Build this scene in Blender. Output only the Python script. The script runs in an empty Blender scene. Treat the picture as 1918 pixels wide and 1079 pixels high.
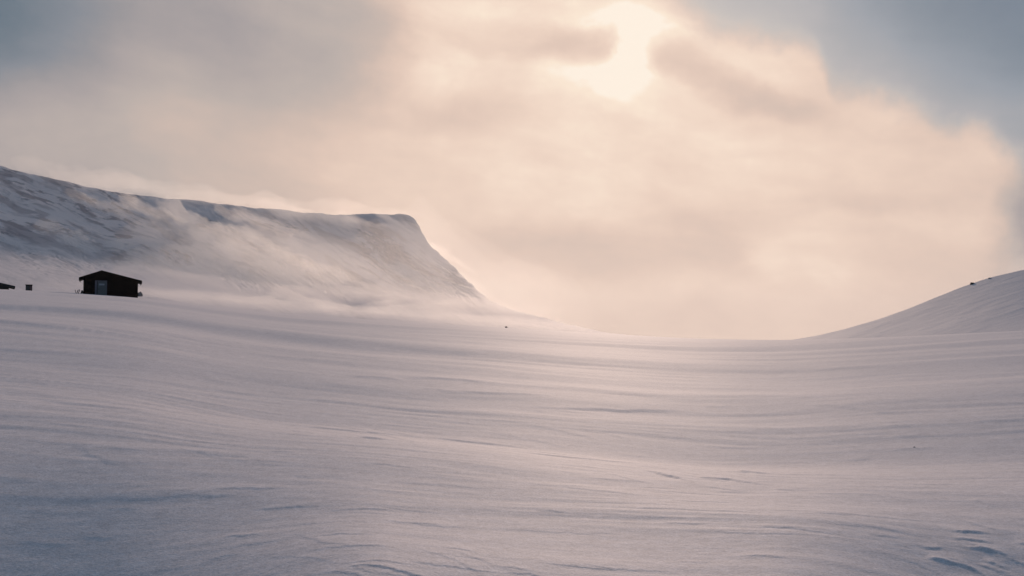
import bpy, bmesh, math, random
import numpy as np
from mathutils import Vector

S = bpy.context.scene
COL = S.collection
R = math.radians
F = 1844.0            # focal length of the photograph in its own pixels
CX, CY, HY = 959.0, 539.5, 620.0
PITCH = math.atan((HY - CY) / F)

# ------------------------------------------------------------------ camera
cam = bpy.data.cameras.new('camera')
cam.sensor_width = 36.0
cam.lens = 36.0 * F / 1918.0
cam.clip_start = 0.1
cam.clip_end = 60000
camo = bpy.data.objects.new('camera', cam)
COL.objects.link(camo)
camo.location = (0, 0, 0)
camo.rotation_euler = (R(90) + PITCH, 0, 0)
S.camera = camo

def aim(px, py):
    """direction of a photograph pixel -> (azimuth rad, tan elevation)"""
    x, y, z = (px - CX), F, -(py - CY)
    c, s = math.cos(PITCH), math.sin(PITCH)
    y, z = y * c - z * s, y * s + z * c
    return math.atan2(x, y), z / math.hypot(x, y)

def azel(px, py):
    a, t = aim(px, py)
    return math.degrees(a), math.degrees(math.atan(t))

SUN_AZ, SUN_EL = azel(1163, 105)

# ------------------------------------------------------------------ view
S.view_settings.view_transform = 'Standard'
S.view_settings.look = 'None'
S.view_settings.exposure = 0.0
S.view_settings.gamma = 1.0
S.cycles.use_denoising = True
S.cycles.denoiser = 'OPENIMAGEDENOISE'
S.cycles.denoising_input_passes = 'RGB_ALBEDO_NORMAL'
S.cycles.max_bounces = 6
S.cycles.volume_bounces = 2
S.cycles.volume_max_steps = 256
S.cycles.sample_clamp_indirect = 4.0

# ------------------------------------------------------------------ sun
sun = bpy.data.lights.new('sun', 'SUN')
sun.energy = 2.5
sun.angle = R(10)
sun.color = (1.0, 0.735, 0.57)
suno = bpy.data.objects.new('sun', sun)
COL.objects.link(suno)
_a, _e = R(SUN_AZ), R(SUN_EL)
sd = Vector((math.sin(_a) * math.cos(_e), math.cos(_a) * math.cos(_e), math.sin(_e)))
suno.rotation_euler = sd.to_track_quat('Z', 'Y').to_euler()
suno.location = sd * 50

# ------------------------------------------------------------------ world sky
W = bpy.data.worlds.new('World')
S.world = W
W.use_nodes = True
nt = W.node_tree
nt.nodes.clear()
N = nt.nodes
def lk(a, b): nt.links.new(a, b)
def val(node_or_v, sock):
    if isinstance(node_or_v, (int, float)): sock.default_value = node_or_v
    else: lk(node_or_v, sock)
def mth(op, a, b=0.0, c=None, clamp=False):
    n = N.new('ShaderNodeMath'); n.operation = op; n.use_clamp = clamp
    val(a, n.inputs[0]); val(b, n.inputs[1])
    if c is not None: val(c, n.inputs[2])
    return n.outputs[0]
def srgb(c):
    return tuple((v / 255 / 12.92) if v / 255 < .04045 else ((v / 255 + .055) / 1.055) ** 2.4 for v in c)
def smooth(v, a, b, lo, hi):
    n = N.new('ShaderNodeMapRange'); n.interpolation_type = 'SMOOTHSTEP'
    val(v, n.inputs['Value']); n.inputs['From Min'].default_value = a; n.inputs['From Max'].default_value = b
    n.inputs['To Min'].default_value = lo; n.inputs['To Max'].default_value = hi
    return n.outputs[0]

geo = N.new('ShaderNodeTexCoord')
sep = N.new('ShaderNodeSeparateXYZ'); lk(geo.outputs['Generated'], sep.inputs[0])
az = mth('MULTIPLY', mth('ARCTAN2', sep.outputs[0], sep.outputs[1]), 180 / math.pi)
elv = mth('MULTIPLY', mth('ARCSINE', sep.outputs[2]), 180 / math.pi)
# soft turbulent warp of the cloud outlines
nz = N.new('ShaderNodeTexNoise'); nz.inputs['Scale'].default_value = 8.0
nz.inputs['Detail'].default_value = 6; nz.inputs['Roughness'].default_value = 0.58
lk(geo.outputs['Generated'], nz.inputs['Vector'])
sc = N.new('ShaderNodeSeparateColor'); lk(nz.outputs['Color'], sc.inputs[0])
WARP = 2.6
azw = mth('ADD', az, mth('MULTIPLY', mth('SUBTRACT', sc.outputs[0], 0.5), WARP * 2.4))
elw = mth('ADD', elv, mth('MULTIPLY', mth('SUBTRACT', sc.outputs[1], 0.5), WARP))
cxy = N.new('ShaderNodeCombineXYZ'); lk(azw, cxy.inputs[0]); lk(elw, cxy.inputs[1])
# angle from the sun
dp = N.new('ShaderNodeVectorMath'); dp.operation = 'DOT_PRODUCT'
lk(geo.outputs['Generated'], dp.inputs[0]); dp.inputs[1].default_value = sd
sang = mth('MULTIPLY', mth('ARCCOSINE', dp.outputs['Value']), 1 / math.pi)
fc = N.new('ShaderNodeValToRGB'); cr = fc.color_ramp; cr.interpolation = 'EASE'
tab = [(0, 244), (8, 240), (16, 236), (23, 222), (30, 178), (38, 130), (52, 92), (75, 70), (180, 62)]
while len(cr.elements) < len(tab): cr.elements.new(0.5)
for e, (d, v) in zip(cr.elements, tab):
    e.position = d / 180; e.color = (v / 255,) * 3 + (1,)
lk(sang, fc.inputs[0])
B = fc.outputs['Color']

def layer(B, px, py, rx, ry, rot, v, op, inner=0.3):
    """a cloud mass: ellipse in sky directions, soft rim, pulls brightness to v"""
    a, e = azel(px, py)
    k = 180 / math.pi / F
    m = N.new('ShaderNodeMapping'); m.vector_type = 'TEXTURE'
    m.inputs['Location'].default_value = (a, e, 0)
    m.inputs['Rotation'].default_value = (0, 0, -R(rot))
    m.inputs['Scale'].default_value = (rx * k, ry * k, 1)
    lk(cxy.outputs[0], m.inputs['Vector'])
    l = N.new('ShaderNodeVectorMath'); l.operation = 'LENGTH'; lk(m.outputs[0], l.inputs[0])
    mask = smooth(l.outputs['Value'], inner, 1.0, op, 0.0)
    return mth('MULTIPLY_ADD', mask, mth('SUBTRACT', v / 255, B), B)

# broad masses
B = layer(B, 330, 300, 560, 170, 8, 192, .65, 0)
B = layer(B, 560, 260, 360, 150, 0, 222, .8, 0)
B = layer(B, 250, -40, 640, 290, 4, 156, .95, 0)
B = layer(B, 520, 60, 260, 240, 0, 162, .7, .2)
B = layer(B, 600, 30, 170, 300, -3, 190, .45, .3)
B = layer(B, -60, -30, 320, 230, 0, 84, .9, 0)
B = layer(B, 60, 180, 200, 60, 0, 172, .5, 0)
B = layer(B, 100, 300, 360, 130, 0, 172, .8, 0)
B = layer(B, 850, 60, 140, 120, 0, 238, .6, .2)
B = layer(B, 900, 20, 260, 60, 10, 238, .5, 0)
B = layer(B, 870, 140, 240, 50, 3, 240, .7, 0)
B = layer(B, 1130, 110, 420, 240, 0, 241, .8, 0)
B = layer(B, 860, 205, 210, 52, 4, 225, .9, .1)
B = layer(B, 1050, 320, 300, 100, 0, 243, .7, .1)
B = layer(B, 1350, 400, 480, 150, 10, 236, .8, .1)
B = layer(B, 1700, 330, 330, 190, 25, 228, .95, .3)
B = layer(B, 1500, 250, 330, 60, 18, 238, .6, 0)
B = layer(B, 1330, 105, 230, 45, 22, 243, .8, 0)
B = layer(B, 1165, 100, 270, 190, 0, 248, .95, .1)
B = layer(B, 980, 75, 230, 46, 9, 226, .95, .2)
B = layer(B, 1070, 92, 92, 46, 5, 220, .85, .1)
B = layer(B, 1400, 180, 260, 40, 20, 217, .9, .1)
B = layer(B, 1270, 122, 110, 48, 14, 217, .85, .08)
# the thin cloud where the sun comes through
B = layer(B, 1185, 45, 110, 66, 30, 255, 1, .1)
B = layer(B, 1165, 105, 50, 95, 0, 255, 1, .15)
B = layer(B, 1150, 160, 115, 56, -6, 255, 1, .12)
B = layer(B, 1080, 10, 160, 40, 25, 249, .8, 0)
# lower beige bank, cumulus head, bright horizon air
B = layer(B, 1080, 480, 360, 75, 3, 208, .85, .1)
B = layer(B, 1330, 450, 150, 90, 0, 212, .8, 0)
B = layer(B, 1050, 600, 620, 80, 0, 226, .8, .1)
B = layer(B, 1500, 495, 150, 60, 5, 240, .95, .45)
B = layer(B, 1470, 470, 60, 34, 0, 240, .8, .3)
B = layer(B, 1640, 390, 180, 30, 5, 212, .6, 0)
B = layer(B, 1995, 420, 130, 170, 0, 130, .9, .1)

# the cloud edge with open blue sky to the upper right
edge = [(1130, -260), (1200, -60), (1290, 25), (1380, 62), (1470, 72), (1530, 105), (1562, 160), (1640, 172), (1720, 200),
        (1785, 228), (1845, 240), (1885, 285), (1930, 322), (2030, 380), (2250, 450), (2600, 490)]
ep = [azel(*p) for p in edge]
A0, A1, E0, E1 = ep[0][0], ep[-1][0], 0.0, 32.0
cu = N.new('ShaderNodeFloatCurve'); c0 = cu.mapping.curves[0]
pts = [((a - A0) / (A1 - A0), (e - E0) / (E1 - E0)) for a, e in ep]
c0.points[0].location = pts[0]; c0.points[1].location = pts[-1]
for p in pts[1:-1]: c0.points.new(*p)
cu.mapping.update()
lk(smooth(azw, 0, 1, 0, 1), cu.inputs['Value'])
mr = N.new('ShaderNodeMapRange'); mr.inputs['From Min'].default_value = A0; mr.inputs['From Max'].default_value = A1
azs = mth('ADD', az, mth('MULTIPLY', mth('SUBTRACT', sc.outputs[0], 0.5), 2.2)); lk(azs, mr.inputs['Value'])
lk(mr.outputs[0], cu.inputs['Value'])
els = mth('ADD', elv, mth('MULTIPLY', mth('SUBTRACT', sc.outputs[2], 0.5), 2.2))
dE = mth('SUBTRACT', els, mth('MULTIPLY_ADD', cu.outputs[0], E1 - E0, E0))
n5 = N.new('ShaderNodeTexNoise'); n5.inputs['Scale'].default_value = 26; n5.inputs['Detail'].default_value = 6; n5.inputs['Roughness'].default_value = .65
lk(geo.outputs['Generated'], n5.inputs['Vector'])
dEf = mth('ADD', dE, mth('MULTIPLY', mth('SUBTRACT', n5.outputs['Fac'], .5), 2.1))
open_sky = mth('MULTIPLY', smooth(dEf, -1.3, 1.5, 0, 1), smooth(az, A0 - 1, A0 + 9, 0, 1))
open_sky = mth('MULTIPLY', open_sky, smooth(az, 60, 110, 1, 0))
# brightness field of thin haze over the open sky
Bs = smooth(dE, -0.3, 7, .62, .42)
Bs = layer(Bs, 1420, 20, 280, 110, 5, 165, .9, .1)
Bs = layer(Bs, 1560, 130, 120, 60, 30, 170, .5, 0)
Bs = layer(Bs, 1850, 240, 200, 110, 20, 145, .8, 0)
Bs = layer(Bs, 1930, 20, 300, 170, 0, 92, .9, 0)
B = mth('MULTIPLY_ADD', open_sky, mth('SUBTRACT', Bs, B), B)
# fine cloud texture
n2 = N.new('ShaderNodeTexNoise'); n2.inputs['Scale'].default_value = 5; n2.inputs['Detail'].default_value = 6
n2.inputs['Roughness'].default_value = 0.55; n2.inputs['Distortion'].default_value = 0.4
mp = N.new('ShaderNodeMapping'); mp.inputs['Scale'].default_value = (1, 1, 2.6); lk(geo.outputs['Generated'], mp.inputs[0])
lk(mp.outputs[0], n2.inputs['Vector'])
mp3 = N.new('ShaderNodeMapping'); mp3.vector_type = 'TEXTURE'; mp3.inputs['Rotation'].default_value = (0, 0, R(-14)); mp3.inputs['Scale'].default_value = (9, 2.4, 1)
lk(cxy.outputs[0], mp3.inputs[0]); n3 = N.new('ShaderNodeTexNoise'); n3.inputs['Scale'].default_value = 1; n3.inputs['Detail'].default_value = 5; n3.inputs['Roughness'].default_value = .5
lk(mp3.outputs[0], n3.inputs['Vector'])
B = mth('ADD', B, mth('MULTIPLY', mth('SUBTRACT', n5.outputs['Fac'], 0.5), 0.05))
B = mth('ADD', B, mth('MULTIPLY', mth('SUBTRACT', n3.outputs['Fac'], 0.5), 0.10))
B = mth('ADD', B, mth('MULTIPLY', mth('SUBTRACT', n2.outputs['Fac'], 0.5), 0.17))
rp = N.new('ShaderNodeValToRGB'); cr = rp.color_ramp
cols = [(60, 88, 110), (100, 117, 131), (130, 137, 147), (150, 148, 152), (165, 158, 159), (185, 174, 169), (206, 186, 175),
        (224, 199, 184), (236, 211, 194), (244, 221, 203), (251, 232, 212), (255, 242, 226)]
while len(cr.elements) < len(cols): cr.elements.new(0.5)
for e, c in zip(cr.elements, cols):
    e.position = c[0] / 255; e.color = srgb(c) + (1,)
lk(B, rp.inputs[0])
# a share of clear-sky light where the clouds are open
sky = N.new('ShaderNodeTexSky'); sky.sky_type = 'NISHITA'; sky.sun_disc = False
sky.sun_elevation = R(SUN_EL); sky.sun_rotation = R(SUN_AZ)
tint = N.new('ShaderNodeMix'); tint.data_type = 'RGBA'; tint.blend_type = 'MULTIPLY'; tint.inputs['B'].default_value = (.86, 1.0, 1.16, 1)
lk(open_sky, tint.inputs['Factor']); lk(rp.outputs[0], tint.inputs['A'])
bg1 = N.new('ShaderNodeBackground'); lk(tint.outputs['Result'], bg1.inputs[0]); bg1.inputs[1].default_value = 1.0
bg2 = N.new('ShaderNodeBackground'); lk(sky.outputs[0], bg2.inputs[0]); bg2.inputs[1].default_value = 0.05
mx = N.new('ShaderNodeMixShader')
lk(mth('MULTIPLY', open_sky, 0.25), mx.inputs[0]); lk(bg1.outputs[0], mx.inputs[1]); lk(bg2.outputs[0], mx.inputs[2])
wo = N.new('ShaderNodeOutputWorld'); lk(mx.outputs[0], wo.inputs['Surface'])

# ------------------------------------------------------------------ noise
def _h(ix, iy, seed):
    with np.errstate(over='ignore'):
        h = (ix.astype(np.int64) * 374761393 + iy.astype(np.int64) * 668265263 + seed * 362437) & 0xffffffff
        h = ((h ^ (h >> 13)) * 1274126177) & 0xffffffff
        h = (h ^ (h >> 16)) & 0xffffffff
    return h
def noise(x, y, seed=0):
    x, y = np.broadcast_arrays(np.asarray(x, float), np.asarray(y, float))
    ix, iy = np.floor(x), np.floor(y)
    fx, fy = x - ix, y - iy
    u = fx * fx * fx * (fx * (fx * 6 - 15) + 10); v = fy * fy * fy * (fy * (fy * 6 - 15) + 10)
    def g(a, b, dx, dy):
        t = _h(ix + a, iy + b, seed) * (2 * math.pi / 4294967296.0)
        return np.cos(t) * dx + np.sin(t) * dy
    n00 = g(0, 0, fx, fy); n10 = g(1, 0, fx - 1, fy); n01 = g(0, 1, fx, fy - 1); n11 = g(1, 1, fx - 1, fy - 1)
    return ((n00 * (1 - u) + n10 * u) * (1 - v) + (n01 * (1 - u) + n11 * u) * v) * 1.5
def fbm(x, y, oct=4, seed=0, gain=0.5):
    s = 0; a = 1
    for i in range(oct):
        s = s + a * noise(x * 2 ** i, y * 2 ** i, seed + i * 17); a *= gain
    return s
def sst(a, b, x):
    t = np.clip((x - a) / (b - a), 0, 1); return t * t * (3 - 2 * t)
def sinterp(x, xp, fp, sig):
    """table lookup without kinks; sig in table units"""
    xp = np.asarray(xp, float); fp = np.asarray(fp, float)
    g = np.linspace(xp[0] - 4 * sig, xp[-1] + 4 * sig, 6000); d = g[1] - g[0]
    f = np.interp(g, xp, fp)
    n = max(1, int(4 * sig / d)); k = np.exp(-.5 * (np.arange(-n, n + 1) * d / sig) ** 2); k /= k.sum()
    f = np.convolve(np.pad(f, n, mode='edge'), k, mode='valid')
    return np.interp(x, g, f)
def lips(n, k, w=0.16):
    """gently sloping steps that end in short steep lips (wind-cut snow)"""
    t = n * k; f = t - np.floor(t)
    return sst(1 - w, 1, f) - f

# ------------------------------------------------------------------ ground heights
crest = [(-500, 520), (-100, 538), (0, 542), (60, 544), (140, 549), (257, 556.5), (300, 562), (400, 575), (509, 587), (669, 598),
         (838, 608), (900, 611), (1050, 620.5), (1181, 628), (1275, 634), (1463, 638), (1600, 633), (1700, 629),
         (1918, 619), (2400, 606)]
_ct = [aim(*p) for p in crest]
CT = np.array([-math.pi, -1.6] + [c[0] for c in _ct] + [1.6, math.pi])
CE = np.array([0.0, 0.02] + [c[1] for c in _ct] + [0.0, 0.0])
_rt = [(-500, 160), (0, 158), (257, 156), (500, 185), (800, 215), (1200, 230), (1463, 205), (1918, 150), (2400, 150)]
RT = np.array([-math.pi] + [aim(p[0], HY)[0] for p in _rt] + [math.pi]); RR = np.array([160] + [p[1] for p in _rt] + [160])
EYE = 1.7
_swell = [(-200, 905), (100, 893), (400, 885), (700, 868), (950, 878), (1150, 905), (1350, 935), (1600, 945), (1918, 945), (2300, 940)]
_sw = [(aim(*p)[0], EYE / -aim(*p)[1]) for p in _swell]
def flat(px, py):
    a, t_ = aim(px, py); ec = float(np.interp(a, CT, CE)); rc = float(np.interp(a, RT, RR))
    lo, hi = 1.0, rc                               # range where the plain field meets this sight line
    for _ in range(40):
        m_ = (lo + hi) / 2
        if ec - EYE * (1 - m_ / rc) ** 2 / m_ < t_: lo = m_
        else: hi = m_
    return lo * math.sin(a), lo * math.cos(a)
LIPS = []
HUTX, HUTY = 148.2 * math.sin(aim(276, HY)[0]), 148.2 * math.cos(aim(276, HY)[0])
def lip_line(p, q, A, L, bow=0.05):
    (xa, ya), (xb, yb) = flat(*p), flat(*q)
    LIPS.append((xa, ya, xb, yb, A, L, bow, len(LIPS) * 7 + 1))
for p, q, A, L, bow in (
        ((1195, 836), (1300, 866), .050, .30, .03), ((1285, 848), (1450, 868), .045, .35, .04), ((1350, 830), (1448, 838), .050, .30, .05), ((1300, 870), (1400, 884), .022, .3, .04),
        ((1445, 873), (1485, 878), .020, .15, .0), ((1190, 808), (1300, 822), .02, .3, .03), ((520, 750), (800, 774), .035, .5, .02), ((780, 770), (1010, 792), .035, .5, .03),
        ((670, 784), (730, 790), .040, .3, -.1), ((860, 790), (1150, 806), .030, .5, .02), ((1000, 806), (1250, 822), .030, .5, .02), ((740, 694), (950, 708), .07, 1.6, .02),
        ((820, 715), (1060, 724), .06, 1.5, .02), ((960, 735), (1300, 748), .07, 1.5, .02), ((640, 690), (760, 700), .06, 1.2, .02), ((1500, 740), (1720, 748), .05, 1.5, .02),
        ((1770, 926), (1862, 919), .030, .12, .05), ((1780, 935), (1868, 931), .030, .14, .08), ((1805, 943), (1905, 943), .030, .16, .05), ((1830, 954), (1890, 957), .022, .14, .1),
        ((1725, 968), (1840, 968), .034, .30, .06), ((1890, 925), (2000, 928), .030, .2, .05), ((1700, 1000), (1800, 1012), .050, .26, .12), ((1800, 985), (1900, 975), .030, .25, .05),
        ((1835, 1020), (1885, 1022), .035, .14, .1), ((1870, 1055), (1960, 1040), .045, .2, .05), ((1780, 1045), (1860, 1060), .03, .22, .1), ((1690, 1040), (1770, 1060), .02, .3, .1),
        ((420, 985), (540, 1022), .016, .18, .03), ((380, 1012), (590, 1085), .022, .22, .03), ((500, 1000), (700, 1040), .016, .2, .02), ((640, 1005), (840, 1052), .018, .2, .03),
        ((560, 965), (760, 990), .012, .2, .03), ((820, 985), (900, 996), .012, .15, .06), ((280, 1040), (420, 1085), .016, .2, .02), ((100, 985), (260, 1015), .012, .2, .03),
        ((120, 760), (230, 800), .012, .5, .03), ((200, 820), (420, 852), .012, .4, .02), ((380, 840), (560, 862), .02, .35, .02), ((60, 1030), (200, 1075), .016, .2, .02), ((60, 700), (320, 735), .04, 1, .02)):
    lip_line(p, q, A, L, bow)
_rl = random.Random(11)
for cx_, cy_, sx_, sy_, n_, A_, L_, l0, tilt in ((1850, 985, 90, 48, 34, .016, .09, 45, 2), (1330, 850, 110, 22, 16, .014, .16, 50, 9), (950, 785, 200, 18, 18, .014, .3, 80, 5), (560, 1020, 150, 36, 20, .008, .1, 70, 16)):
    for i in range(n_):                            # scoured patches: many short edges close together
        px_i, py_i = _rl.gauss(cx_, sx_), min(1075, _rl.gauss(cy_, sy_)); hl = l0 * (.4 + _rl.random()); dy_i = hl * math.tan(R(tilt + _rl.gauss(0, 6)))
        lip_line((px_i - hl, py_i - dy_i), (px_i + hl, py_i + dy_i), A_ * (.5 + _rl.random()), L_ * (.6 + .8 * _rl.random()), _rl.gauss(.04, .05))
for i in range(420):                               # many weaker ones strewn over the field
    r_ = 7 + 75 * _rl.random() ** 1.8; a_ = R(-38 + 76 * _rl.random())
    x_, y_ = r_ * math.sin(a_), r_ * math.cos(a_); l_ = (.25 + 1.5 * _rl.random() ** 2) * r_ / 12 + .15
    t_ = R(_rl.gauss(-9, 5))
    LIPS.append((x_ - l_ / 2 * math.cos(t_), y_ - l_ / 2 * math.sin(t_), x_ + l_ / 2 * math.cos(t_), y_ + l_ / 2 * math.sin(t_),
                 (.006 + .012 * _rl.random()) * (r_ / 12) ** .7, .10 * r_ / 8 + .08, _rl.gauss(.02, .03), i + 900))
def ground_z(X, Y, detail=True):
    X = np.asarray(X, float); Y = np.asarray(Y, float)
    r = np.hypot(X, Y); th = np.arctan2(X, Y)
    ec = sinterp(th, CT, CE, .022); rc = sinterp(th, RT, RR, .06)
    s = r / rc
    near = ec * r - EYE * (1 - np.minimum(s, 3)) ** 2
    far = -0.0115 * r - 1.0
    z = near + (far - near) * sst(1.12, 2.1, s)
    damp = (1 - 0.86 * sst(0.25, 0.95, s)) * (1 - 0.6 * sst(2, 5, s)) * sst(0.0, 5.0, r)
    # wind runs from the upper left towards the lower right
    a = R(-7); c, q = math.cos(a), math.sin(a)
    U = X * c + Y * q; V = -X * q + Y * c
    wob = 2 * noise(U / 60, V / 30, 2)
    h = 0.75 * noise(U / 110, V / 34, 3) + 0.30 * noise(U / 70, (V + wob) / 13, 5) * damp + 0.12 * noise(U / 34, (V + .4 * wob) / 5.2, 8)
    h = h + 0.10 * fbm(U / 85, (V + wob) / 8.5, 2, 15) * sst(18, 45, r) + .028 * noise(U / 14, V / 2.1, 25)
    h = h * damp
    # the long soft swell across the near field
    rs = sinterp(th, [p[0] for p in _sw], [p[1] for p in _sw], .04)
    h = h + 0.13 * np.exp(-((r - rs) / np.where(r < rs, 2.2, 3.4)) ** 2) * (np.abs(th) < 1.2)
    # the near left and near right corners sink towards the viewer
    wl = sst(-0.12, -0.55, th) ; wr = sst(0.25, 0.55, th)
    h = h - (2.1 * wl + 1.0 * wr) * np.exp(-(r / 10.0) ** 2)
    if detail:
        w = 0.8 * noise(U / 9, V / 7, 21)
        m = sst(0.05, 0.6, fbm(U / 22 + 5, V / 8, 2, 31))
        n1 = fbm(U / 15, (V + w) / 1.5, 2, 41)
        h = h + 0.016 * m * sst(-.2, .3, noise(U / 3.1, V / 2.2, 43)) * lips(n1, 2.0, .3) * (1 - sst(.3, .9, s))
        m2 = sst(0.05, 0.55, noise(U / 8 + 9, V / 4, 37))
        n3 = fbm(U / 5.0, (V + 0.5 * w) / 0.5, 2, 61)
        m3 = sst(-.1, .3, noise(U / 1.1, V / .8, 39))
        h = h + 0.0065 * m2 * m3 * lips(n3, 1.8, .35) * (1 - sst(20, 60, r))
        n4 = fbm(U / 48, (V + 2 * w) / 4.6, 2, 71)
        h = h + 0.045 * m * lips(n4, 1.8, .3) * sst(14, 40, r) * (1 - sst(.6, .97, s))
        # wind-cut lips: a short steep rise facing the viewer, easing away behind
        for (xa, ya, xb, yb, A, L, bow, sd_) in LIPS:
            dx, dy = xb - xa, yb - ya; ln = math.hypot(dx, dy); mx_, my_ = (xa + xb) / 2, (ya + yb) / 2
            near_ = (np.abs(X - mx_) < ln * .7 + 5 * L) & (np.abs(Y - my_) < ln * .5 + 5 * L)
            if not near_.any(): continue
            x_, y_ = X[near_], Y[near_]
            u = ((x_ - xa) * dx + (y_ - ya) * dy) / ln ** 2
            d = (-(x_ - xa) * dy + (y_ - ya) * dx) / ln
            if dx < 0: d = -d
            d = d - bow * ln * (1 - (2 * u - 1) ** 2) - .35 * L * noise(u * ln / (2.2 * L) + sd_, sd_ + 0 * u, sd_) - .16 * L * noise(u * ln / (.5 * L), 0 * u, sd_ + 5)
            rr_ = math.hypot(mx_, my_)
            w_ = max(.035, rr_ ** 2 * .00042, .16 * L)
            tp = sst(-.02, .35, u) * sst(1.02, .6, u)
            h[near_] += .48 * A * tp * sst(-w_, w_ * .4, d) * np.exp(-np.maximum(d, 0) / L)
        # wind-combed ripples over the whole field, finer close by
        wb = .5 * noise(U / 3.5, V / 2.5, 111)
        h = h + 0.0036 * fbm(U / 2.6, (V + .5 * wb) / .34, 3, 101, .6) * (.35 + sst(-.4, .5, noise(U / 9, V / 3, 103))) * (1 - sst(16, 34, r)) * sst(2, 6, r)
        h = h + 0.0075 * fbm(U / 7.5, (V + wb) / 1.0, 3, 105, .6) * (.35 + sst(-.4, .5, noise(U / 26, V / 8, 107))) * (1 - sst(50, 95, r))
        h = h + 0.020 * fbm(U / 24, (V + 3 * wb) / 3.3, 3, 109, .55) * sst(12, 30, r) * (1 - sst(.75, 1, s))
        h = h + 0.0012 * fbm(X / .35, Y / .25, 2, 81) * (1 - sst(10, 30, r))
    # snow banked against the right corner of the hut
    h = h + .42 * np.exp(-((X - HUTX) / 2.3) ** 2 - ((Y - HUTY) / 1.6) ** 2)
    return z + h
def gz(x, y): return float(ground_z(np.array([x]), np.array([y]))[0])

# ------------------------------------------------------------------ materials
def mat(name, color, rough=0.7, spec=0.3):
    m = bpy.data.materials.new(name); m.use_nodes = True
    b = m.node_tree.nodes['Principled BSDF']
    b.inputs['Base Color'].default_value = tuple(color) + (1,)
    b.inputs['Roughness'].default_value = rough
    b.inputs['Specular IOR Level'].default_value = spec
    return m
def grain(m, scale, c2, amt=0.5, bump=0.3, stretch=(1, 1, 1), dist=0.01):
    t = m.node_tree; b = t.nodes['Principled BSDF']
    tc = t.nodes.new('ShaderNodeTexCoord'); mp = t.nodes.new('ShaderNodeMapping'); mp.inputs['Scale'].default_value = stretch
    t.links.new(tc.outputs['Object'], mp.inputs[0])
    n = t.nodes.new('ShaderNodeTexNoise'); n.inputs['Scale'].default_value = scale; n.inputs['Detail'].default_value = 5
    t.links.new(mp.outputs[0], n.inputs['Vector'])
    mx = t.nodes.new('ShaderNodeMix'); mx.data_type = 'RGBA'
    mx.inputs['A'].default_value = b.inputs['Base Color'].default_value[:]; mx.inputs['B'].default_value = tuple(c2) + (1,)
    mr = t.nodes.new('ShaderNodeMapRange'); mr.inputs['From Min'].default_value = .35; mr.inputs['From Max'].default_value = .7; mr.inputs['To Max'].default_value = amt
    t.links.new(n.outputs['Fac'], mr.inputs['Value']); t.links.new(mr.outputs[0], mx.inputs['Factor'])
    t.links.new(mx.outputs['Result'], b.inputs['Base Color'])
    bp = t.nodes.new('ShaderNodeBump'); bp.inputs['Strength'].default_value = bump; bp.inputs['Distance'].default_value = dist
    t.links.new(n.outputs['Fac'], bp.inputs['Height']); t.links.new(bp.outputs[0], b.inputs['Normal'])
    return m

def snow_mat(name, scales, rock_shade=False, grains=((55, .16), (16, .09), (4, .05))):
    m = mat(name, (0.80, 0.82, 0.86), 0.75, 0.09)
    t = m.node_tree; b = t.nodes['Principled BSDF']
    tc = t.nodes.new('ShaderNodeTexCoord')
    prev = None
    for (sc_, st, d, s_) in scales:
        mp = t.nodes.new('ShaderNodeMapping'); mp.inputs['Scale'].default_value = st
        mp.inputs['Rotation'].default_value = (0, 0, R(7))
        t.links.new(tc.outputs['Object'], mp.inputs[0])
        n = t.nodes.new('ShaderNodeTexNoise'); n.inputs['Scale'].default_value = sc_; n.inputs['Detail'].default_value = 3
        t.links.new(mp.outputs[0], n.inputs['Vector'])
        bp = t.nodes.new('ShaderNodeBump'); bp.inputs['Strength'].default_value = s_; bp.inputs['Distance'].default_value = d
        t.links.new(n.outputs['Fac'], bp.inputs['Height'])
        if prev: t.links.new(prev.outputs[0], bp.inputs['Normal'])
        prev = bp
    t.links.new(prev.outputs[0], b.inputs['Normal'])
    # slight differences between old packed and fresh drifted snow
    n = t.nodes.new('ShaderNodeTexNoise'); n.inputs['Scale'].default_value = 0.35; n.inputs['Detail'].default_value = 6
    mp = t.nodes.new('ShaderNodeMapping'); mp.inputs['Scale'].default_value = (.3, 1, 1)
    t.links.new(tc.outputs['Object'], mp.inputs[0]); t.links.new(mp.outputs[0], n.inputs['Vector'])
    mx = t.nodes.new('ShaderNodeMix'); mx.data_type = 'RGBA'
    mx.inputs['A'].default_value = (0.765, 0.72, 0.765, 1); mx.inputs['B'].default_value = (0.835, 0.785, 0.83, 1)
    t.links.new(n.outputs['Fac'], mx.inputs['Factor'])
    out = mx.outputs['Result']
    # fine random grain in the snow colour itself, after the look of film grain
    for gs, ga in grains:
        n = t.nodes.new('ShaderNodeTexNoise'); n.inputs['Scale'].default_value = gs; n.inputs['Detail'].default_value = 1
        t.links.new(tc.outputs['Object'], n.inputs['Vector'])
        mr = t.nodes.new('ShaderNodeMapRange'); mr.inputs['From Min'].default_value = .25; mr.inputs['From Max'].default_value = .75
        mr.inputs['To Min'].default_value = 1 - ga; mr.inputs['To Max'].default_value = 1 + ga
        t.links.new(n.outputs['Fac'], mr.inputs['Value'])
        vm = t.nodes.new('ShaderNodeVectorMath'); vm.operation = 'SCALE'
        t.links.new(out, vm.inputs[0]); t.links.new(mr.outputs[0], vm.inputs['Scale']); out = vm.outputs[0]
    if rock_shade:
        at = t.nodes.new('ShaderNodeAttribute'); at.attribute_name = 'rock_shade'
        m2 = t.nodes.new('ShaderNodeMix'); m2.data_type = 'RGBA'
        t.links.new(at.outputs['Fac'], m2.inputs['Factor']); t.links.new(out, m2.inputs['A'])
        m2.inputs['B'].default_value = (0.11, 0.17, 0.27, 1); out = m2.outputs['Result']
    t.links.new(out, b.inputs['Base Color'])
    return m

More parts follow.
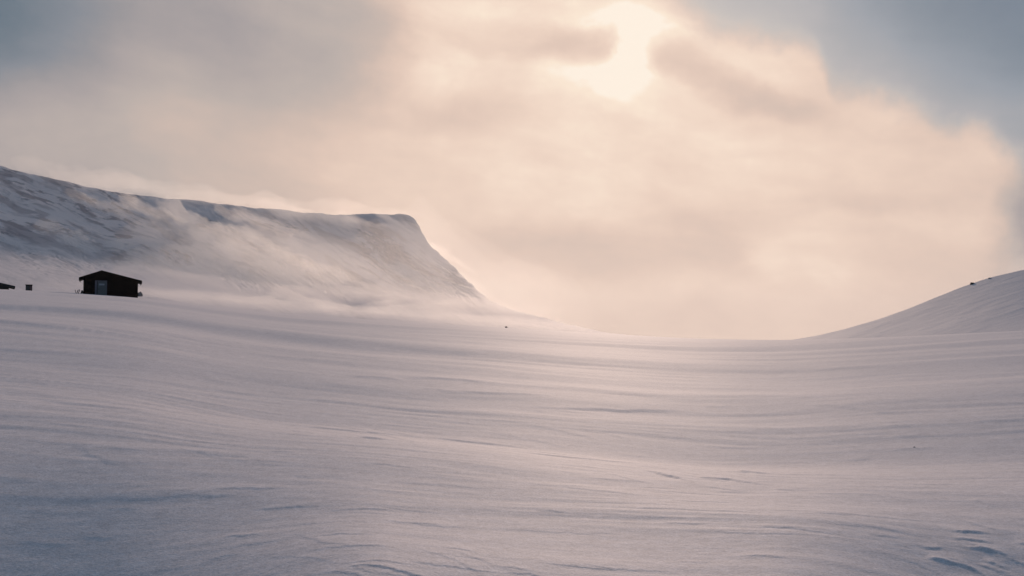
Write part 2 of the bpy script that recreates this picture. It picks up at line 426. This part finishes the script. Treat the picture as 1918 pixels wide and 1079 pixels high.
# ------------------------------------------------------------------ mesh helpers
def grid_mesh(name, P, material, wrap=False, attr=None, kind='structure'):
    nr, nc = P.shape[:2]
    co = P.reshape(-1, 3)
    i = np.arange(nr - 1)[:, None]; j = np.arange(nc if wrap else nc - 1)[None, :]
    j2 = (j + 1) % nc
    q = np.stack([i * nc + j, i * nc + j2, (i + 1) * nc + j2, (i + 1) * nc + j], -1).reshape(-1, 4)
    me = bpy.data.meshes.new(name)
    me.vertices.add(len(co)); me.vertices.foreach_set('co', co.astype(np.float32).ravel())
    me.loops.add(q.size); me.loops.foreach_set('vertex_index', q.astype(np.int32).ravel())
    me.polygons.add(len(q)); me.polygons.foreach_set('loop_start', np.arange(0, q.size, 4, dtype=np.int32))
    me.update(calc_edges=True)
    me.polygons.foreach_set('use_smooth', np.ones(len(q), bool))
    if attr is not None:
        a = me.attributes.new('rock_shade', 'FLOAT', 'POINT'); a.data.foreach_set('value', attr.astype(np.float32).ravel())
    me.materials.append(material)
    o = bpy.data.objects.new(name, me); COL.objects.link(o)
    if kind: o['kind'] = kind
    return o
def obj(name, bm, material, parent=None, smooth_=False):
    bmesh.ops.recalc_face_normals(bm, faces=bm.faces)
    me = bpy.data.meshes.new(name); bm.to_mesh(me); bm.free()
    if smooth_:
        for p in me.polygons: p.use_smooth = True
    me.materials.append(material)
    o = bpy.data.objects.new(name, me); COL.objects.link(o)
    if parent is not None: o.parent = parent
    return o
def tag(o, label, cat, group=None):
    o['label'] = label; o['category'] = cat
    if group: o['group'] = group
    return o
def prism(bm, pts, y0, y1):
    """polygon in the xz plane pushed from y0 to y1"""
    a = [bm.verts.new((x, y0, z)) for x, z in pts]; b = [bm.verts.new((x, y1, z)) for x, z in pts]
    n = len(pts)
    bm.faces.new(a); bm.faces.new(b[::-1])
    for i in range(n): bm.faces.new((a[i], b[i], b[(i + 1) % n], a[(i + 1) % n]))
def box(bm, x0, x1, y0, y1, z0, z1): prism(bm, [(x0, z0), (x1, z0), (x1, z1), (x0, z1)], y0, y1)
def bar(bm, p, q, w):
    p, q = Vector(p), Vector(q); d = (q - p).normalized()
    s = d.cross(Vector((0, 1, 0.1))).normalized() * w; u = d.cross(s).normalized() * w
    k = [(-1, -1), (1, -1), (1, 1), (-1, 1)]
    a = [bm.verts.new(p + s * i + u * j) for i, j in k]; b = [bm.verts.new(q + s * i + u * j) for i, j in k]
    bm.faces.new(a[::-1]); bm.faces.new(b)
    for i in range(4): bm.faces.new((a[i], a[(i + 1) % 4], b[(i + 1) % 4], b[i]))

# ------------------------------------------------------------------ snow field
snow_near = snow_mat('snow', [(9, (.35, 1, 1), .02, .2), (55, (.6, 1, 1), .008, .5)])
th_front = np.linspace(R(-38), R(38), 1250)
th_back = np.linspace(R(38), R(322), 150)[1:-1]
TH = np.concatenate([th_front, th_back])
inv = np.linspace(1 / 1.2, 1 / 5.5, 40)[:-1]
inv2 = np.linspace(1 / 5.5, 1 / 260, 640)
rr = np.concatenate([[0.02, 0.5], 1 / inv, 1 / inv2, np.geomspace(262, 14000, 60)])
TT, RRR = np.meshgrid(TH, rr)
X, Y = RRR * np.sin(TT), RRR * np.cos(TT)
Z = ground_z(X, Y)
snow_field = grid_mesh('snow_field', np.stack([X, Y, Z], -1), snow_near, wrap=True)

# ------------------------------------------------------------------ left mountain
ridge = [(-900, 180), (-400, 225), (-150, 270), (0, 308), (40, 320), (100, 333), (200, 357), (300, 369), (400, 378), (500, 388), (560, 395), (640, 400),
         (700, 399), (752, 398), (770, 401), (781, 409), (789, 427), (797, 446), (818, 468), (846, 494), (874, 522), (900, 549), (926, 566), (960, 579), (1010, 592),
         (1060, 605), (1120, 618), (1180, 627), (1260, 636), (1330, 645)]
_r = [aim(*p) for p in ridge]
MT = np.array([p[0] for p in _r]); ME = np.array([p[1] for p in _r])
MRp = [(-900, 2700), (-300, 2850), (0, 2900), (200, 2950), (400, 3000), (600, 3100), (780, 3250), (900, 3400), (1060, 3600), (1330, 3800)]
MRt = np.array([aim(p[0], HY)[0] for p in MRp]); MRr = np.array([p[1] for p in MRp])
nC, nR = 1000, 430
th = np.linspace(MT[0], MT[-1], nC)[None, :]
s = np.linspace(0, 1, nR)[:, None]                # 0 valley .. about 0.8 ridge .. 1 back
px_ = CX + F * np.tan(th)
e_sil = sinterp(th, MT, ME, .0032)
e_sil = e_sil + (.0010 * fbm(px_ / 55, 0 * px_, 4, 201, .6) + .0016 * fbm(px_ / 16, 0 * px_ + 3, 3, 203, .6) * sst(730, 790, px_) * sst(1100, 950, px_))
face = [p for p in ridge if p[0] <= 740] + [(900, 398), (1100, 415), (1330, 440)]
_f = [aim(*p) for p in face]
e1 = sinterp(th, [p[0] for p in _f], [p[1] for p in _f], .02)
r1 = sinterp(th, MRt, MRr, .04)
e0 = sinterp(th, CT, CE, .022) - 0.006
r0 = 235
t = np.clip(s / 0.82, 0, 1)
e_full = e0 + (e1 - e0) * (t * 1.05)
# the spur: where the broad face would stand above the skyline it turns over and falls away behind
ov = e_full - e_sil
soft = 0.0022
tanE = e_sil - np.sqrt(ov ** 2 + soft ** 2) * np.where(ov > 0, 1.0, 1.0) + soft * .6
tf = sinterp(px_, [-900, 0, 300, 600, 800, 1330], [.36, .34, .36, .30, .26, .2], 60)
ff = sinterp(px_, [-900, 0, 300, 600, 800, 1330], [.80, .79, .71, .67, .67, .7], 60)
def ramp_(t):                                      # long gentle foot, then the steep face, smooth between
    k = .06
    a = ff / tf * t; b = ff + (1 - ff) * (t - tf) / (1 - tf)
    d = a - b
    return .5 * (a + b - np.sqrt(d * d + k * k))
rfrac = ramp_(t) - ramp_(t * 0)
Rm = r0 + (r1 - r0) * rfrac
Zm = Rm * tanE
bk = np.clip((s - 0.82) / 0.18, 0, 1)
Rm = Rm + bk * 700
Zm = Zm - (Zm + 0.03 * Rm + 60) * bk ** 1.3 * (bk > 0)
# relief: wind-cut ribs running down to the right
U = px_ * 1.0; V = 620 - 1844 * tanE / np.cos(th) + 0 * th
V = V + bk * 260
ang = np.radians(sinterp(px_, [0, 400, 900], [17, 20, 25], 60)) * np.ones_like(V)
ca, sa = np.cos(ang), np.sin(ang)
al = U * ca + V * sa; ac = -U * sa + V * ca
sc_m = Rm / F                                     # metres per photograph pixel
fade = sst(0, .12, t) 
env = fade * (1 - .8 * np.exp(-(ov / .006) ** 2))
wv = 7 * noise(al / 90, ac / 60, 5)
big = noise(al / 330, (ac + wv) / 75, 11) + .5 * noise(al / 150, (ac + wv) / 36, 12)
ribs = fbm(al / 75, (ac + wv) / 13, 3, 13)
lip = lips(fbm(al / 60, (ac + .6 * wv) / 14, 3, 23), 2.0, .3)
pm = sst(-.25, .35, noise(al / 120, ac / 60, 33))
stp = fbm(al / 85, (ac + .6 * wv) / 13, 3, 23) * 2.2
lip = lips(stp / 2.2, 2.2, .35)
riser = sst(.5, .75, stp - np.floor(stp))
mid = sst(120, 380, px_)
disp = (7 * big + (2.2 + .5 * mid) * ribs * pm + (3.0 + 1.8 * mid) * lip * pm) * sc_m * (.12 + .88 * sst(.12, .42, t))
Zm = Zm + disp * env
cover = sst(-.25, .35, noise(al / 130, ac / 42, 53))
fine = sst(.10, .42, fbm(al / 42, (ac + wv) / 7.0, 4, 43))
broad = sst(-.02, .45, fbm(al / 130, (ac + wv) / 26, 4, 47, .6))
rock_shade_mask = np.clip(.60 * fine * (.2 + .8 * cover) + .55 * riser * pm * cover + .38 * broad, 0, 1) * (.15 + .85 * sst(.22, .5, t)) * (.85 + .8 * sst(420, 0, px_)) * (1 - .7 * np.exp(-(ov / .009) ** 2) * sst(200, 400, px_))  # bare rock and ice streaks, with shade of the ledge risers painted in
rock_shade_mask = np.clip(rock_shade_mask * (1 + .6 * sst(450, 750, px_)) + .25 * sst(.05, .5, fbm(al / 16, ac / 4, 3, 301)) * pm * sst(.22, .5, t) * sst(.1, .4, rock_shade_mask), 0, .9)
XX, YY = Rm * np.sin(th), Rm * np.cos(th)
snow_far = snow_mat('mountain_snow', [(.03, (.5, 1, 1), 10, .3), (.3, (1, 1, 1), 1.5, .3)], rock_shade=True, grains=((.25, .05),))
mountain = grid_mesh('mountain', np.stack([XX, YY, Zm], -1), snow_far, attr=np.broadcast_to(rock_shade_mask, Zm.shape))

# ------------------------------------------------------------------ right hillside
rh = [(1380, 650), (1440, 645), (1480, 637), (1530, 629), (1580, 617), (1640, 600), (1700, 579), (1760, 554), (1800, 538), (1822, 530), (1860, 518),
      (1918, 505), (2000, 488), (2200, 455), (2600, 420), (3200, 400)]
_r = [aim(*p) for p in rh]
HT = np.array([p[0] for p in _r]); HE = np.array([p[1] for p in _r])
def right_hill_point(th, s):
    e1 = sinterp(th, HT, HE, .006)
    pxx = CX + F * np.tan(th)
    r0 = sinterp(th, RT, RR, .06) * .985
    e0 = sinterp(th, CT, CE, .022) - 0.004
    r1 = r0 + 10 + 5.2 * np.maximum(e1 - e0, 0) * r0
    t = np.clip(s / .8, 0, 1); bk = np.clip((s - .8) / .2, 0, 1)
    e = e0 + (e1 - e0) * t
    r = r0 + (r1 - r0) * t
    z = r * e
    r = r + bk * 160
    z = z - (z + 12) * bk ** 1.5
    U = pxx; V = 620 - F * e / np.cos(th) + bk * 200
    a = R(-17); ca, sa = math.cos(a), math.sin(a)
    al = U * ca + V * sa; ac = -U * sa + V * ca
    env = sst(0, .1, t) * (1 - .85 * sst(.9, 1, t) * (1 - bk)) * (1 - .5 * bk)
    m = r / F
    z = z + m * env * (1.2 * noise(al / 300, ac / 42, 3) + .3 * fbm(al / 150, ac / 9, 3, 9) + .25 * lips(fbm(al / 160, ac / 12, 2, 19), 2, .35))
    z = z + m * .25 * noise(al / 40, ac / 5, 29) * sst(0, .2, t)
    return r * np.sin(th), r * np.cos(th), z
th = np.linspace(HT[0], HT[-1], 520)[None, :]; s = np.linspace(0, 1, 210)[:, None]
hx, hy, hz = right_hill_point(th, s)
hill = grid_mesh('hillside', np.stack([hx, hy, hz], -1), snow_mat('hill_snow', [(2, (.35, 1, 1), .1, .2), (18, (1, 1, 1), .02, .4)]))

# ------------------------------------------------------------------ air
def volume_mat(name, density, color, aniso):
    m = bpy.data.materials.new(name); m.use_nodes = True
    t = m.node_tree; t.nodes.clear()
    pv = t.nodes.new('ShaderNodeVolumePrincipled'); pv.inputs['Density'].default_value = density
    pv.inputs['Color'].default_value = tuple(color) + (1,); pv.inputs['Anisotropy'].default_value = aniso
    o = t.nodes.new('ShaderNodeOutputMaterial'); t.links.new(pv.outputs[0], o.inputs['Volume'])
    return m, pv
bm = bmesh.new(); box(bm, -14500, 14500, -14500, 14500, float(min(Z.min(), Zm.min(), hz.min())) - 1.0, float(Zm.max()) + 8)
hm, _ = volume_mat('haze', 0.00004, (1.0, .97, .94), 0.35)
haze = obj('haze', bm, hm); haze['kind'] = 'stuff'

def shell(name, density, aniso, rows, cols, fn):
    """closed lumpy body of drifting snow; fn(u, v) -> point, v runs round the section"""
    m, pv = volume_mat('drifting_snow', density, (1, .985, .97), aniso)
    u = np.linspace(0, 1, cols)[None, :]; v = np.linspace(0, 1, rows + 1)[:-1][:, None]
    P = fn(u, v)                                   # rows x cols x 3
    bm = bmesh.new()
    V_ = [[bm.verts.new(P[i, j]) for j in range(cols)] for i in range(rows)]
    for i in range(rows):
        for j in range(cols - 1):
            bm.faces.new((V_[i][j], V_[i][j + 1], V_[(i + 1) % rows][j + 1], V_[(i + 1) % rows][j]))
    bm.faces.new([V_[i][0] for i in range(rows)]); bm.faces.new([V_[i][-1] for i in range(rows)][::-1])
    o = obj(name, bm, m, smooth_=False); o['kind'] = 'stuff'
    return o
def drift(pa, ra, pb, rb, wid, hgt, density, seed, aniso=.6, curve=0.0, tip=.6, lumpy=1.0):
    """a long plume from photograph point pa at range ra to pb at range rb; wid metres deep, hgt metres thick"""
    def P3(p, r): a, t_ = aim(*p); return Vector((r * math.sin(a), r * math.cos(a), r * t_))
    A, Bp = P3(pa, ra), P3(pb, rb)
    ax = (Bp - A)
    side = Vector((ax.y, -ax.x, 0)).normalized() if abs(ax.x) + abs(ax.y) > 1 else Vector((0, 1, 0))
    back = Vector((A.x + Bp.x, A.y + Bp.y, 0)).normalized()
    def fn(u, v):
        ph = 2 * math.pi * v
        env = np.clip(np.sin(np.pi * u ** tip), 0, 1) ** .6 + .01
        lump = 1 + .55 * lumpy * fbm(u * 7 + seed, np.cos(ph) * .8 + seed, 3, seed) + .25 * lumpy * noise(u * 25, np.sin(ph) * 2 + seed, seed + 3)
        cy = np.cos(ph) * wid * env * lump; cz = np.sin(ph) * hgt * env * lump
        mid = curve * np.sin(np.pi * u) + hgt * .5 * noise(u * 5, seed + 0 * u, seed + 9)
        out = np.zeros(np.broadcast(u, v).shape + (3,))
        for k_ in range(3):
            out[..., k_] = A[k_] + ax[k_] * u + back[k_] * cy
        out[..., 2] += cz + mid
        return out
    return shell('blowing_snow', density, aniso, 20, 70, fn)
# low streaming layer in the valley behind the crest, three depths of it
for (px0, px1, ra, rb, hg, dn, sd_) in ((180, 1080, 700, 850, 9, 6e-4, 3), (220, 1000, 1150, 1350, 15, 5e-4, 11), (260, 960, 1600, 1900, 28, 4e-4, 17)):
    ya, yb = float(np.interp(px0, [c[0] for c in crest], [c[1] for c in crest])), float(np.interp(px1, [c[0] for c in crest], [c[1] for c in crest]))
    drift((px0, ya), ra, (px1, yb), rb, 420, hg, dn, sd_, .52, 0, 1)
drift((180, 560), 1650, (1120, 600), 1900, 330, 128, 4.6e-4, 23, .47, 35, .9, .22)
drift((470, 560), 1600, (1060, 600), 1800, 300, 118, 4.6e-4, 27, .47, 35, .9, .22)
drift((170, 500), 1900, (700, 545), 1950, 220, 48, 5e-4, 33, .5, 15, .9, .3)
drift((215, 445), 2050, (760, 520), 2050, 180, 44, 7.5e-4, 35, .5, 10, .9, .4)
drift((600, 565), 1850, (1060, 608), 2000, 220, 44, 3.5e-4, 37, .5, 15, .9, .35)
# snow torn off the ridge and running down the face
for a_ in (((20, 306), 2750, (360, 366), 2900, 150, 10, 1.2e-3, 5), ((90, 326), 2800, (560, 386), 2950, 170, 11, 1.3e-3, 6), ((330, 372), 2850, (800, 402), 3150, 200, 11, 1.2e-3, 7),
           ((480, 380), 2750, (850, 470), 3300, 160, 22, 1.0e-3, 8), ((290, 378), 2600, (580, 535), 2080, 120, 28, 1.6e-3, 9), ((220, 372), 2640, (500, 490), 2200, 100, 18, 2.2e-3, 41), ((430, 420), 2450, (640, 540), 2080, 100, 15, 1.8e-3, 42), ((60, 430), 2500, (480, 550), 2050, 120, 30, 1.4e-3, 43), ((120, 360), 2700, (440, 480), 2400, 90, 18, 1.2e-3, 12), ((400, 390), 2650, (600, 450), 2420, 90, 14, 1.5e-3, 19), ((520, 470), 2300, (760, 560), 2080, 90, 11, 1.3e-3, 20),
           ((640, 400), 2950, (980, 590), 3200, 130, 26, .8e-3, 10), ((500, 560), 2300, (1050, 612), 3000, 200, 26, 1.2e-3, 14),
           ((1885, 512), 230, (2250, 440), 230, 10, 4.0, 5e-3, 15), ((700, 398), 3050, (905, 520), 3080, 110, 14, 1.5e-3, 31)):
    drift(*a_)

# ------------------------------------------------------------------ the hut and what stands round it
def spot(px, r):
    a = aim(px, HY)[0]; return r * math.sin(a), r * math.cos(a), -a
dark_wood = grain(mat('dark_painted_boards', (.0045, .004, .0045), .9, .08), 6, (.008, .007, .007), .6, .4, (8, 8, .4))
roof_felt = grain(mat('black_roof_felt', (.005, .007, .009), .9, .08), 12, (.012, .014, .016), .5, .3)
grey_paint = grain(mat('grey_blue_door_paint', (.15, .17, .18), .7, .2), 5, (.11, .13, .14), .5, .2, (4, 4, .5))
frame_paint = grain(mat('grey_mauve_frame_paint', (.17, .17, .22), .6, .3), 8, (.10, .10, .13), .5, .2)
sign_paint = mat('pale_sign_plate', (.36, .40, .46), .5, .4)

HR = 147.0
PXM = F / HR                                       # photograph pixels per metre at the hut
hx_, hy_, ha = spot(205, HR)
def lx(px): return (px - 205) / PXM * 0.857
def hz_px(px, py, r): a, t_ = aim(px, py); return r * t_
hut = bpy.data.objects.new('hut', None); COL.objects.link(hut)
zb = min(gz(hx_, hy_), 99)
hut.location = (hx_, hy_, zb); hut.rotation_euler = (0, 0, ha)
tag(hut, 'small black wooden hut with low gable roof and pale grey door on the snow crest', 'hut')
def lz(px, py): return hz_px(px, py, HR) - zb
wx0, wx1, pk = lx(155), lx(257.5), lx(188.5)
zl, zp, zr = lz(155, 520), lz(188.5, 509.5), lz(257, 527)
DEP = 6.0
base = -1.6
dx0, dx1, dtop = lx(176.5), lx(199), lz(188, 525.5)
bm = bmesh.new()
# front wall in three pieces round the door opening, then side and rear walls
def zline(x): return zl + (zp - zl) * (x - wx0) / (pk - wx0) if x < pk else zp + (zr - zp) * (x - pk) / (wx1 - pk)
prism(bm, [(wx0, base), (dx0, base), (dx0, zline(dx0)), (wx0, zline(wx0))], 0, .14)
prism(bm, [(dx1, base), (wx1, base), (wx1, zline(wx1)), (dx1, zline(dx1))], 0, .14)
prism(bm, [(dx0, dtop), (dx1, dtop), (dx1, zline(dx1)), (pk, zp), (dx0, zline(dx0))], 0, .14)
box(bm, wx0, wx0 + .14, .14, DEP, base, zl - .03); box(bm, wx1 - .14, wx1, .14, DEP, base, zr - .03)
prism(bm, [(wx0 + .14, base), (wx1 - .14, base), (wx1 - .14, zline(wx1 - .14)), (pk, zp), (wx0 + .14, zline(wx0 + .14))], DEP - .14, DEP)
wall = obj('wall', bm, dark_wood, hut)
# cover strips of the vertical boarding, too narrow to count from here
bm = bmesh.new(); x = wx0 + .02
while x < wx1 - .05:
    top = zline(x) - .05
    if dx0 - .1 < x < dx1 + .06: box(bm, x, x + .045, -.022, -.001, dtop + .12, top)
    else: box(bm, x, x + .045, -.022, -.001, base, top)
    x += .2
bt = obj('board_strip', bm, dark_wood, hut); bt['kind'] = 'stuff'
# roof: two slabs with fascia boards
ex0, ex1 = lx(147.3), lx(264.5)
sl = (zp - zl) / (pk - wx0); sr = (zp - zr) / (wx1 - pk)
def roof_pts(x0, x1, z0, z1, th_): return [(x0, z0), (x1, z1), (x1, z1 + th_), (x0, z0 + th_)]
bm = bmesh.new()
prism(bm, roof_pts(ex0, pk, zp - sl * (pk - ex0) + .01, zp + .01, .2), -.55, DEP + .5)
prism(bm, roof_pts(pk, ex1, zp + .01, zp - sr * (ex1 - pk) + .01, .2), -.55, DEP + .5)
roof = obj('roof', bm, roof_felt, hut)
bm = bmesh.new(); prism(bm, roof_pts(ex0, pk, zp - sl * (pk - ex0) - .12, zp - .12, .28), -.60, -.553)
obj('barge_board', bm, dark_wood, roof)
bm = bmesh.new(); prism(bm, roof_pts(pk, ex1, zp - .12, zp - sr * (ex1 - pk) - .12, .28), -.60, -.553)
obj('barge_board', bm, dark_wood, roof)
for x_, s_ in ((ex0, sl), (ex1, sr)):
    bm = bmesh.new(); zz = zp - s_ * abs(pk - x_)
    box(bm, x_ - .04 if x_ < 0 else x_ + .002, x_ - .002 if x_ < 0 else x_ + .04, -.55, DEP + .5, zz - .18, zz + .16)
    obj('fascia_board', bm, dark_wood, roof)
# door with frame and plate
door = bpy.data.objects.new('door', None)
bm = bmesh.new(); box(bm, dx0 + .32, dx1 - .06, .03, .08, base, dtop - .07)
door = obj('door', bm, grey_paint, hut); door['label'] = 'grey blue door with a pale plate'
bm = bmesh.new()
box(bm, dx0 + .002, dx0 + .24, -.03, .10, base, dtop - .002); box(bm, dx1 - .06, dx1 - .002, -.03, .10, base, dtop - .002)
box(bm, dx0 + .24, dx1 - .06, -.03, .10, dtop - .07, dtop - .002)
obj('door_frame', bm, frame_paint, hut)
bm = bmesh.new(); box(bm, dx0 + .24, dx0 + .32, .05, .07, base, dtop - .07)
obj('door_gap', bm, dark_wood, hut)
bm = bmesh.new(); box(bm, lx(184), lx(194), .012, .028, lz(189, 534.3), lz(189, 531.3))
obj('door_plate', bm, sign_paint, door)
bm = bmesh.new(); bar(bm, (dx0 + .42, .0, dtop - 1.15), (dx0 + .56, .0, dtop - 1.15), .02); bar(bm, (dx0 + .42, .0, dtop - 1.15), (dx0 + .42, .04, dtop - 1.15), .02)
obj('door_handle', bm, roof_felt, door)

blue_felt = grain(mat('weathered_blue_black_felt', (.022, .034, .044), .9, .1), 9, (.04, .055, .068), .5, .3)
# half buried building at the left edge: only its roof end shows
sx, sy, sa_ = spot(-28, 170.0)
k2 = F / 170.0
zb2 = gz(sx, sy)
bld = bpy.data.objects.new('buried_building', None); COL.objects.link(bld); bld.location = (sx, sy, zb2); bld.rotation_euler = (0, 0, sa_)
tag(bld, 'low dark building at the left edge, snow up to its sloping roof', 'building')
def bz(px, py): return hz_px(px, py, 170.0) - zb2
def bx(px): return (px + 28) / k2 * .78
def slab(x0, zt0, zb0, x1, zt1, zb1): return [(x0, zb0), (x1, zb1), (x1, zt1), (x0, zt0)]
bm = bmesh.new()
prism(bm, slab(bx(-28), bz(0, 524.5), bz(0, 527.5), bx(27), bz(27, 536), bz(27, 540)), -.5, 5)
prism(bm, slab(bx(-84), bz(0, 536), bz(0, 540), bx(-28) - .002, bz(0, 524.5), bz(0, 527.5)), -.5, 5)
obj('roof', bm, blue_felt, bld)
bm = bmesh.new()
prism(bm, [(bx(-76), -1.5), (bx(15), -1.5), (bx(15), bz(15, 537.2)), (bx(-28), bz(0, 527.2)), (bx(-76), bz(0, 538))], 0, 4.5)
obj('wall', bm, blue_felt, bld)
bm = bmesh.new(); box(bm, bx(13), bx(15.5), -.1, -.02, -1.2, bz(15, 541.5)); obj('corner_post', bm, blue_felt, bld)

# small locker between the two buildings
sx, sy, sa_ = spot(52.5, 163.0)
k3 = F / 163.0; zb3 = gz(sx, sy)
crate = bpy.data.objects.new('storage_box', None); COL.objects.link(crate); crate.location = (sx, sy, zb3); crate.rotation_euler = (0, 0, sa_)
tag(crate, 'small dark storage box standing alone in the snow between the hut and left edge', 'box')
def cz(py): return hz_px(52, py, 163.0) - zb3
green_paint = grain(mat('grey_green_panel_paint', (.05, .062, .068), .7, .2), 6, (.08, .09, .095), .5, .2)
red_paint = grain(mat('faded_red_panel_paint', (.085, .058, .068), .7, .2), 6, (.12, .09, .10), .5, .2)
w3 = 12.4 / k3 / 2 * .81
bm = bmesh.new(); box(bm, -w3, w3, .02, .9, -.5, cz(533.8)); obj('body', bm, dark_wood, crate)
bm = bmesh.new(); box(bm, -w3, .08, -.02, .017, -.5, cz(535)); o = obj('front_panel', bm, green_paint, crate); o['label'] = 'grey green front panel'
bm = bmesh.new(); box(bm, .10, w3, -.02, .017, -.5, cz(535)); o = obj('front_panel', bm, red_paint, crate); o['label'] = 'faded red front panel'
bm = bmesh.new(); prism(bm, [(-w3 - .05, cz(533.7)), (w3 + .05, cz(533.9)), (w3 + .05, cz(533)), (-w3 - .05, cz(532.8))], -.06, .95); obj('lid', bm, roof_felt, crate)

# small bent frame sticking out of the snow left of the hut
sx, sy, sa_ = spot(143.5, 146.0)
zb4 = gz(sx, sy)
fr = bpy.data.objects.new('metal_frame', None); COL.objects.link(fr); fr.location = (sx, sy, zb4); fr.rotation_euler = (0, 0, sa_)
tag(fr, 'small dark frame with splayed legs poking out of snow just left of the hut', 'frame')
iron = grain(mat('dark_iron', (.03, .034, .045), .6, .4), 20, (.06, .05, .05), .5, .2)
q = 1 / PXM
for a_, b_ in (((-3.6, 0, 6.5), (-1.6, .1, -2)), ((-1.7, .1, -2), (.6, 0, 5.2)), ((.7, 0, 5.2), (1.4, .1, -2)), ((1.5, .1, -2), (3.6, -.1, 6.8))):
    bm = bmesh.new(); bar(bm, [v * q for v in a_], [v * q for v in b_], .035); obj('leg', bm, iron, fr)
bm = bmesh.new(); bar(bm, (.6 * q, -.03, 5.6 * q), (3.8 * q, -.03, 6.2 * q), .035); obj('crossbar', bm, iron, fr)

# stones
def stone(name, px, r, size, z, label, m, seed, yoff=0):
    a = aim(px, HY)[0]
    bm = bmesh.new(); bmesh.ops.create_icosphere(bm, subdivisions=3, radius=1.0)
    rnd = random.Random(seed); off = Vector((rnd.random() * 50, rnd.random() * 50, 0))
    from mathutils import noise as mn
    for v in bm.verts:
        d = 1 + .35 * mn.noise(v.co * 1.3 + off) + .15 * mn.noise(v.co * 3.1 + off)
        v.co = Vector((v.co.x * size[0], v.co.y * size[1], v.co.z * size[2])) * d
        if v.co.z < -.35 * size[2]: v.co.z = -.35 * size[2]
    o = obj(name, bm, m)
    o.location = (r * math.sin(a), r * math.cos(a), z); o.rotation_euler = (0, 0, rnd.random() * 3)
    return tag(o, label, 'boulder' if size[0] > .3 else 'stone', None)
rock_m = grain(mat('dark_rock', (.07, .06, .06), .9, .2), 5, (.16, .14, .13), .6, .6)
pale_rock = grain(mat('frosted_rock', (.22, .2, .2), .9, .2), 4, (.5, .48, .48), .8, .6)
def on_ground(px, r):
    a = aim(px, HY)[0]; return gz(r * math.sin(a), r * math.cos(a))
stone('boulder', 152.5, 146.6, (.17, .2, .3), on_ground(152.5, 146.6) + .15, 'dark lump leaning against the left corner of the black hut', rock_m, 3)
stone('boulder', 261, 147.5, (.35, .4, .5), on_ground(261, 147.5) + .15, 'frosted boulder in the drift beside the right corner of the hut', pale_rock, 4)
rcr = float(np.interp(aim(948, HY)[0], RT, RR))
stone('boulder', 948, rcr, (.26, .26, .24), on_ground(948, rcr) + .08, 'small boulder alone on the crest line below the mountain foot', rock_m, 5)
a_, t_ = aim(1709, 803); r_ = EYE / -t_ * .96
stone('stone', 1709, r_, (.018, .018, .014), on_ground(1709, r_) - .003, 'tiny grey stone lying on open snow at the right', pale_rock, 6)
for px, frac, sz, lb, m_, sd_ in ((1822.5, .79, (.40, .4, .30), 'dark boulder standing out on the skyline of the right hillside', rock_m, 8),
                              (1856, .79, (.26, .3, .12), 'low snowy boulder on the skyline of the right hillside above the dark one', pale_rock, 9)):
    a_ = aim(px, HY)[0]
    x_, y_, z_ = right_hill_point(np.array([[a_]]), np.array([[frac]]))
    x_, y_, z_ = float(x_[0, 0]), float(y_[0, 0]), float(z_[0, 0])
    o = stone('boulder', px, math.hypot(x_, y_), sz, z_ + .03, lb, m_, sd_)
